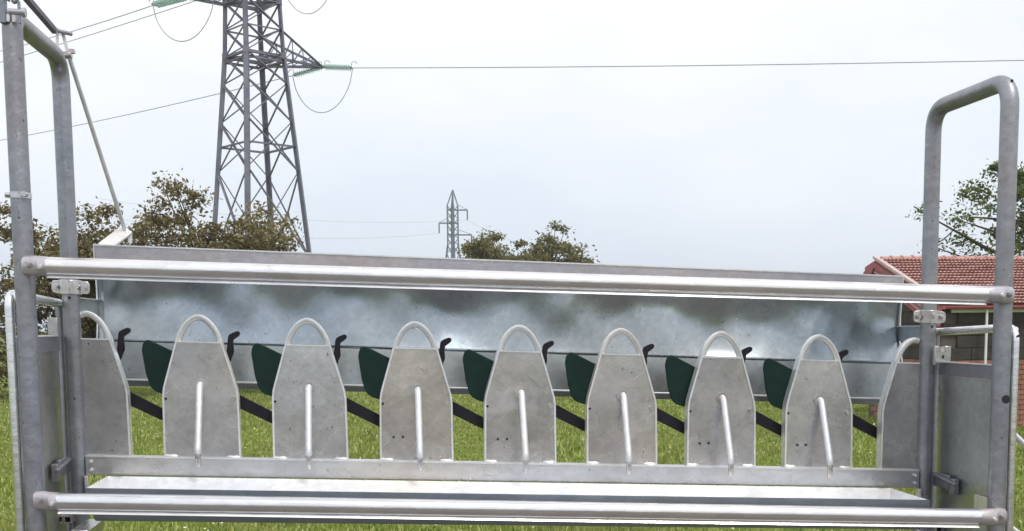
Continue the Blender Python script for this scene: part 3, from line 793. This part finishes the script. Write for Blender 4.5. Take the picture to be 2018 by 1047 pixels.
# roof: courses of wavy tiles
sl = Vector((0, YE, ZE)) - Vector((0, 0, ZR)); SLn = sl.length; sdn = sl.normalized(); nrmv = Vector((0, -sdn.z, sdn.y)) * -1
if nrmv.z < 0: nrmv = -nrmv
rows_n, per, seg = 17, 0.075, 6
nwx = int(LEN/per*seg); rv = []; rf = []
rj = random.Random(9)
for r in range(rows_n):
    t0, t1 = SLn*r/rows_n - 0.006, SLn*(r+1)/rows_n + 0.006
    o = len(rv); ph = rj.uniform(0, 1)
    for i in range(nwx+1):
        x = LEN*i/nwx; w = 0.010*math.sin(2*PI*(x/per + ph)); jt = 0.004*math.sin(x*9 + r*2.3) + 0.003*math.sin(x*31+r)
        for (t, h) in ((t0, 0.004), (t1, 0.050), (t1-0.045, 0.004)):
            p = Vector((x, 0, ZR)) + sdn*(t+jt) + nrmv*(h + w*(0.6 if h < 0.01 else 1.0)); rv.append(p)
    for i in range(nwx):
        a = o + 3*i; rf += [(a, a+1, a+4, a+3), (a+1, a+2, a+5, a+4)]
b = MB(); b.add(rv, rf)
b2 = MB()
b2.profx([(0, ZR-0.02), (YE, ZE-0.02), (YE, ZE-0.075), (0, ZR-0.085)], 0.03, LEN-0.02)
b2.profx([(0.0, ZR-0.02), (0.0, ZR-0.085), (0.42, ZBk+0.078), (0.42, ZBk+0.143)], 0.03, LEN-0.02)
roof = hpart('roof', b2, 'barge')
o = link('tile_courses', b.mesh('tile_courses', M['tile'], None, True), roof, kind='stuff')
xr_ = 0.14
rd = MB(); rd.tube([(0, 0, 0), (0.20, 0, 0.004), (0.2, 0, 0.016), (0.215, 0, 0.016)], [0.045, 0.045, 0.052, 0.052], 10); ridge_me = rd.mesh('ridge_tile', M['tile'])
while xr_ < LEN-0.2:
    link('ridge_tile', ridge_me, roof, (xr_, 0, ZR+0.01 + rj.uniform(-.006, .006))); xr_ += 0.21
b = MB(); b.bar(Vector((0.035, 0.02, ZR+0.035)), Vector((0.035, YE-0.01, ZE+0.035)), 0.085, 0.05, up=nrmv); hpart('verge_cap', b, 'verge', roof)
for q, (dx, dz) in enumerate(((0.0, -0.055), (0.03, -0.15), (0.055, -0.24), (0.08, -0.33))):
    b = MB(); hh = 0.10
    b.profx([(YE+q*0.06, ZE+dz), (0, ZR+dz), (0.42-q*0.06, ZBk+dz+0.024*q+0.10), (0.42-q*0.06, ZBk+dz-hh+0.024*q+0.08-(0.30 if q == 0 else 0)), (0, ZR+dz-hh), (YE+q*0.06, ZE+dz-hh)], dx, dx+0.028)
    hpart('barge_board', b, 'barge', roof)
    b = MB(); b.bar((dx-0.006, 0, ZR+dz-hh+0.012), (dx-0.006, YE+q*0.06, ZE+dz-hh+0.012), 0.012, 0.02); hpart('board_bead', b, 'verge' if q in (1, 2) else 'barge', roof)
b = MB(); b.box((LEN/2, YW-0.03, 2.00), (LEN-0.5, 0.05, 0.105)); hpart('fascia', b, 'fascia', wall)
b = MB(); b.tube([(0.83, YW-0.14, 2.02), (0.83, YW-0.14, -0.05)], 0.022, 10); hpart('downpipe', b, 'white', wall, True)
b = MB()
gp_ = [(0.055*math.cos(PI+PI*i/8), 0.055*math.sin(PI+PI*i/8)) for i in range(9)]
b.profx([(YE-0.03+y, ZE-0.02+z) for y, z in gp_] + [(YE-0.03+y*0.85, ZE-0.02+z*0.85) for y, z in reversed(gp_)], 0.05, LEN-0.05); hpart('gutter', b, 'barge', roof)

# ------------------------------------------------------------------ trees
def leaf_mesh(name, mat, pos, size, rng, flat=0.5):
    n = len(pos)
    nm = rng.normal(size=(n, 3)); nm[:, 2] = np.abs(nm[:, 2]) * (1 + flat); nm /= np.linalg.norm(nm, axis=1)[:, None]
    a = np.cross(nm, rng.normal(size=(n, 3))); a /= np.linalg.norm(a, axis=1)[:, None]
    b = np.cross(nm, a); s = (size * rng.uniform(0.6, 1.35, n))[:, None]
    v = np.empty((n, 4, 3))
    v[:, 0] = pos - a*s; v[:, 1] = pos + b*s*0.55 + nm*s*0.18; v[:, 2] = pos + a*s; v[:, 3] = pos - b*s*0.55 + nm*s*0.18
    me = bpy.data.meshes.new(name)
    me.vertices.add(n*4); me.vertices.foreach_set('co', v.reshape(-1).astype(np.float32))
    idx = np.arange(n*4, dtype=np.int32)
    me.loops.add(n*4); me.loops.foreach_set('vertex_index', idx)
    me.polygons.add(n); me.polygons.foreach_set('loop_start', np.arange(0, n*4, 4, dtype=np.int32))
    try: me.polygons.foreach_set('loop_total', np.full(n, 4, np.int32))
    except Exception: pass
    me.update(calc_edges=True); me.validate(); me.materials.append(mat)
    return me
def tree(name, label, base, cz, rx, ry, rz, nclump, per, leaf, mat, seed, sig=0.26, cat='tree', lean=(0, 0), shell=0.45, group=None):
    rng = np.random.default_rng(seed); rn = random.Random(seed)
    t = empty(name, base, label, cat, group)
    top = Vector((lean[0], lean[1], cz + rz*0.45))
    tp = [Vector((0, 0, -0.1)), Vector((rn.uniform(-.1, .1), rn.uniform(-.1, .1), cz*0.3)), Vector((lean[0]*0.5 + rn.uniform(-.15, .15), lean[1]*.5, cz*0.75)), top]
    r0 = 0.035 * (cz + rz)
    b = MB(); b.tube(tp, [r0, r0*0.8, r0*0.55, r0*0.18], 9); tr_ = link('trunk', b.mesh('trunk', M['bark']), t)
    d = rng.normal(size=(nclump, 3)); d /= np.linalg.norm(d, axis=1)[:, None]
    rr = rng.uniform(0, 1, nclump) ** shell
    lump = 1 + 0.22*np.sin(d[:, 0]*5 + seed) + 0.18*np.sin(d[:, 2]*7 + d[:, 1]*4 + seed*2)
    cpos = d * (rr*lump)[:, None] * np.array([rx, ry, rz]) + np.array([lean[0], lean[1], cz])
    cpos = cpos[cpos[:, 2] > 0.25]
    order = np.argsort(-np.linalg.norm((cpos - np.array([lean[0], lean[1], cz]))/np.array([rx, ry, rz]), axis=1))
    for k in order[:16]:
        e = Vector(cpos[k]); st = tp[1].lerp(top, rn.uniform(0.1, 0.75)); mid = st.lerp(e, 0.5) + Vector((rn.uniform(-.2, .2), rn.uniform(-.2, .2), rn.uniform(0, .3)))
        b = MB(); b.tube([st, mid, e], [r0*0.35, r0*0.2, r0*0.05], 6); link('limb', b.mesh('limb', M['bark']), tr_)
    tw = MB()
    for c in cpos:
        e = Vector(c); q = Vector(cpos[rn.randrange(len(cpos))])
        if (q-e).length < 0.55*rx: tw.tube([e, e.lerp(q, 0.5) + Vector((0, 0, -.05)), q], [0.012, 0.02, 0.012], 4)
    link('twigs', tw.mesh('twigs', M['bark']), t, kind='stuff')
    P = []
    for c in cpos:
        n = int(per * rn.uniform(0.5, 1.5)); s = sig * rn.uniform(0.6, 1.3)
        P.append(c + rng.normal(size=(n, 3)) * np.array([s, s, s*0.62]))
    P = np.concatenate(P)
    link('crown', leaf_mesh('crown', mat, P, leaf, rng), t, kind='stuff')
    return t
tree('bronze_leaved_tree', 'brown-leaved tree behind the left hoop frame, left of the pylon', (-7.0, 26.4, 0), 2.75, 1.85, 1.5, 2.3, 230, 105, 0.062, M['leaf_bronze'], 11, 0.20)
tree('bronze_leaved_tree', 'brown-leaved tree standing in front of the pylon feet', (-3.65, 27.6, 0), 2.9, 2.35, 1.6, 2.45, 300, 115, 0.062, M['leaf_bronze'], 23, 0.21, lean=(-0.1, 0))
tree('leafy_shrub', 'low leafy shrub at the far left edge beside the brown-leaved trees', (-9.3, 25.8, 0), 1.6, 1.0, 1.0, 1.6, 60, 90, 0.06, M['leaf_bronze'], 31, 0.2, 'shrub')
tree('olive_tree', 'low olive-green tree just right of the small distant pylon', (7.2, 57, 0), 4.35, 2.3, 1.8, 2.3, 190, 85, 0.10, M['leaf_olive'], 41, 0.27)
tree('olive_tree', 'broad olive-green tree above the middle of the rump sheet', (10.2, 58, 0), 4.25, 2.7, 1.8, 2.3, 230, 85, 0.10, M['leaf_olive'], 57, 0.27)
tree('green_tree', 'sparse light green tree rising behind the tiled house roof', (17.55, 22.6, 0), 4.0, 2.65, 2.0, 2.35, 210, 95, 0.055, M['leaf_green'], 63, 0.19, lean=(0.2, 0))

# ------------------------------------------------------------------ meadow grass and daisies
rng = np.random.default_rng(7)
n = 300000
dep = 6.0 + 40.0 * rng.uniform(0, 1, n) ** 1.25
lat = rng.uniform(-0.56, 0.62, n)
px_ = 0.586 + dep*(lat + 0.1165); py_ = -3.824 + dep
loc_ = np.stack([px_, py_], 1)
ok = (py_ > 1.0)
hl = HA
inhouse = (px_ > 10.0) & (py_ > 13.9) & (py_ < 17.6) & (px_ < 18)
loc_ = loc_[ok & ~inhouse]; n = len(loc_)
patch = 0.5 + 0.5*np.sin(loc_[:, 0]*1.7 + np.sin(loc_[:, 1]*0.9)*2) * np.sin(loc_[:, 1]*1.3 + 1.0)
h = rng.uniform(0.02, 0.075, n) * (0.45 + 1.0*patch); w = rng.uniform(0.006, 0.014, n) * (0.7 + (loc_[:, 1]+3.8)/26)
th = rng.uniform(0, 2*PI, n); ln = rng.uniform(0.0, 0.7, n)*h; la = rng.uniform(0, 2*PI, n)
v = np.zeros((n, 3, 3))
v[:, 0, :2] = loc_ + np.stack([np.cos(th), np.sin(th)], 1)*w[:, None]; v[:, 1, :2] = loc_ - np.stack([np.cos(th), np.sin(th)], 1)*w[:, None]
v[:, 2, :2] = loc_ + np.stack([np.cos(la), np.sin(la)], 1)*ln[:, None]; v[:, 2, 2] = h
def tri_mesh(name, v, mat):
    k = len(v); me = bpy.data.meshes.new(name)
    me.vertices.add(k*3); me.vertices.foreach_set('co', v.reshape(-1).astype(np.float32))
    me.loops.add(k*3); me.loops.foreach_set('vertex_index', np.arange(k*3, dtype=np.int32))
    me.polygons.add(k); me.polygons.foreach_set('loop_start', np.arange(0, k*3, 3, dtype=np.int32))
    try: me.polygons.foreach_set('loop_total', np.full(k, 3, np.int32))
    except Exception: pass
    me.update(calc_edges=True); me.validate(); me.materials.append(mat)
    return me
link('meadow_grass', tri_mesh('meadow_grass', v, M['grass']), kind='stuff', label='short bright green meadow grass behind the stand', category='grass')
k = 2600
sel = rng.choice(n, k, replace=False); c = np.zeros((k, 3)); c[:, :2] = loc_[sel]; c[:, 2] = 0.07 + rng.uniform(0, 0.05, k)
link('daisies', leaf_mesh('daisies', M['petal'], c, 0.016, rng, 2.0), kind='stuff', label='tiny pale daisies scattered through the meadow grass', category='flowers')

# ------------------------------------------------------------------ thin summer haze
b = MB(); b.box((0, 0, 17.0), (1900, 1900, 36.0))
hz = bpy.data.materials.new('haze_air'); hz.use_nodes = True
ht = hz.node_tree; ht.nodes.clear()
ho = N(ht, 'ShaderNodeOutputMaterial'); pv = N(ht, 'ShaderNodeVolumePrincipled')
pv.inputs['Color'].default_value = (0.92, 0.95, 1.0, 1); pv.inputs['Density'].default_value = 0.0007; pv.inputs['Anisotropy'].default_value = 0.2
ht.links.new(pv.outputs[0], ho.inputs['Volume'])
link('haze', b.mesh('haze', hz, None, False), kind='stuff', label='thin pale haze over the whole meadow', category='haze')
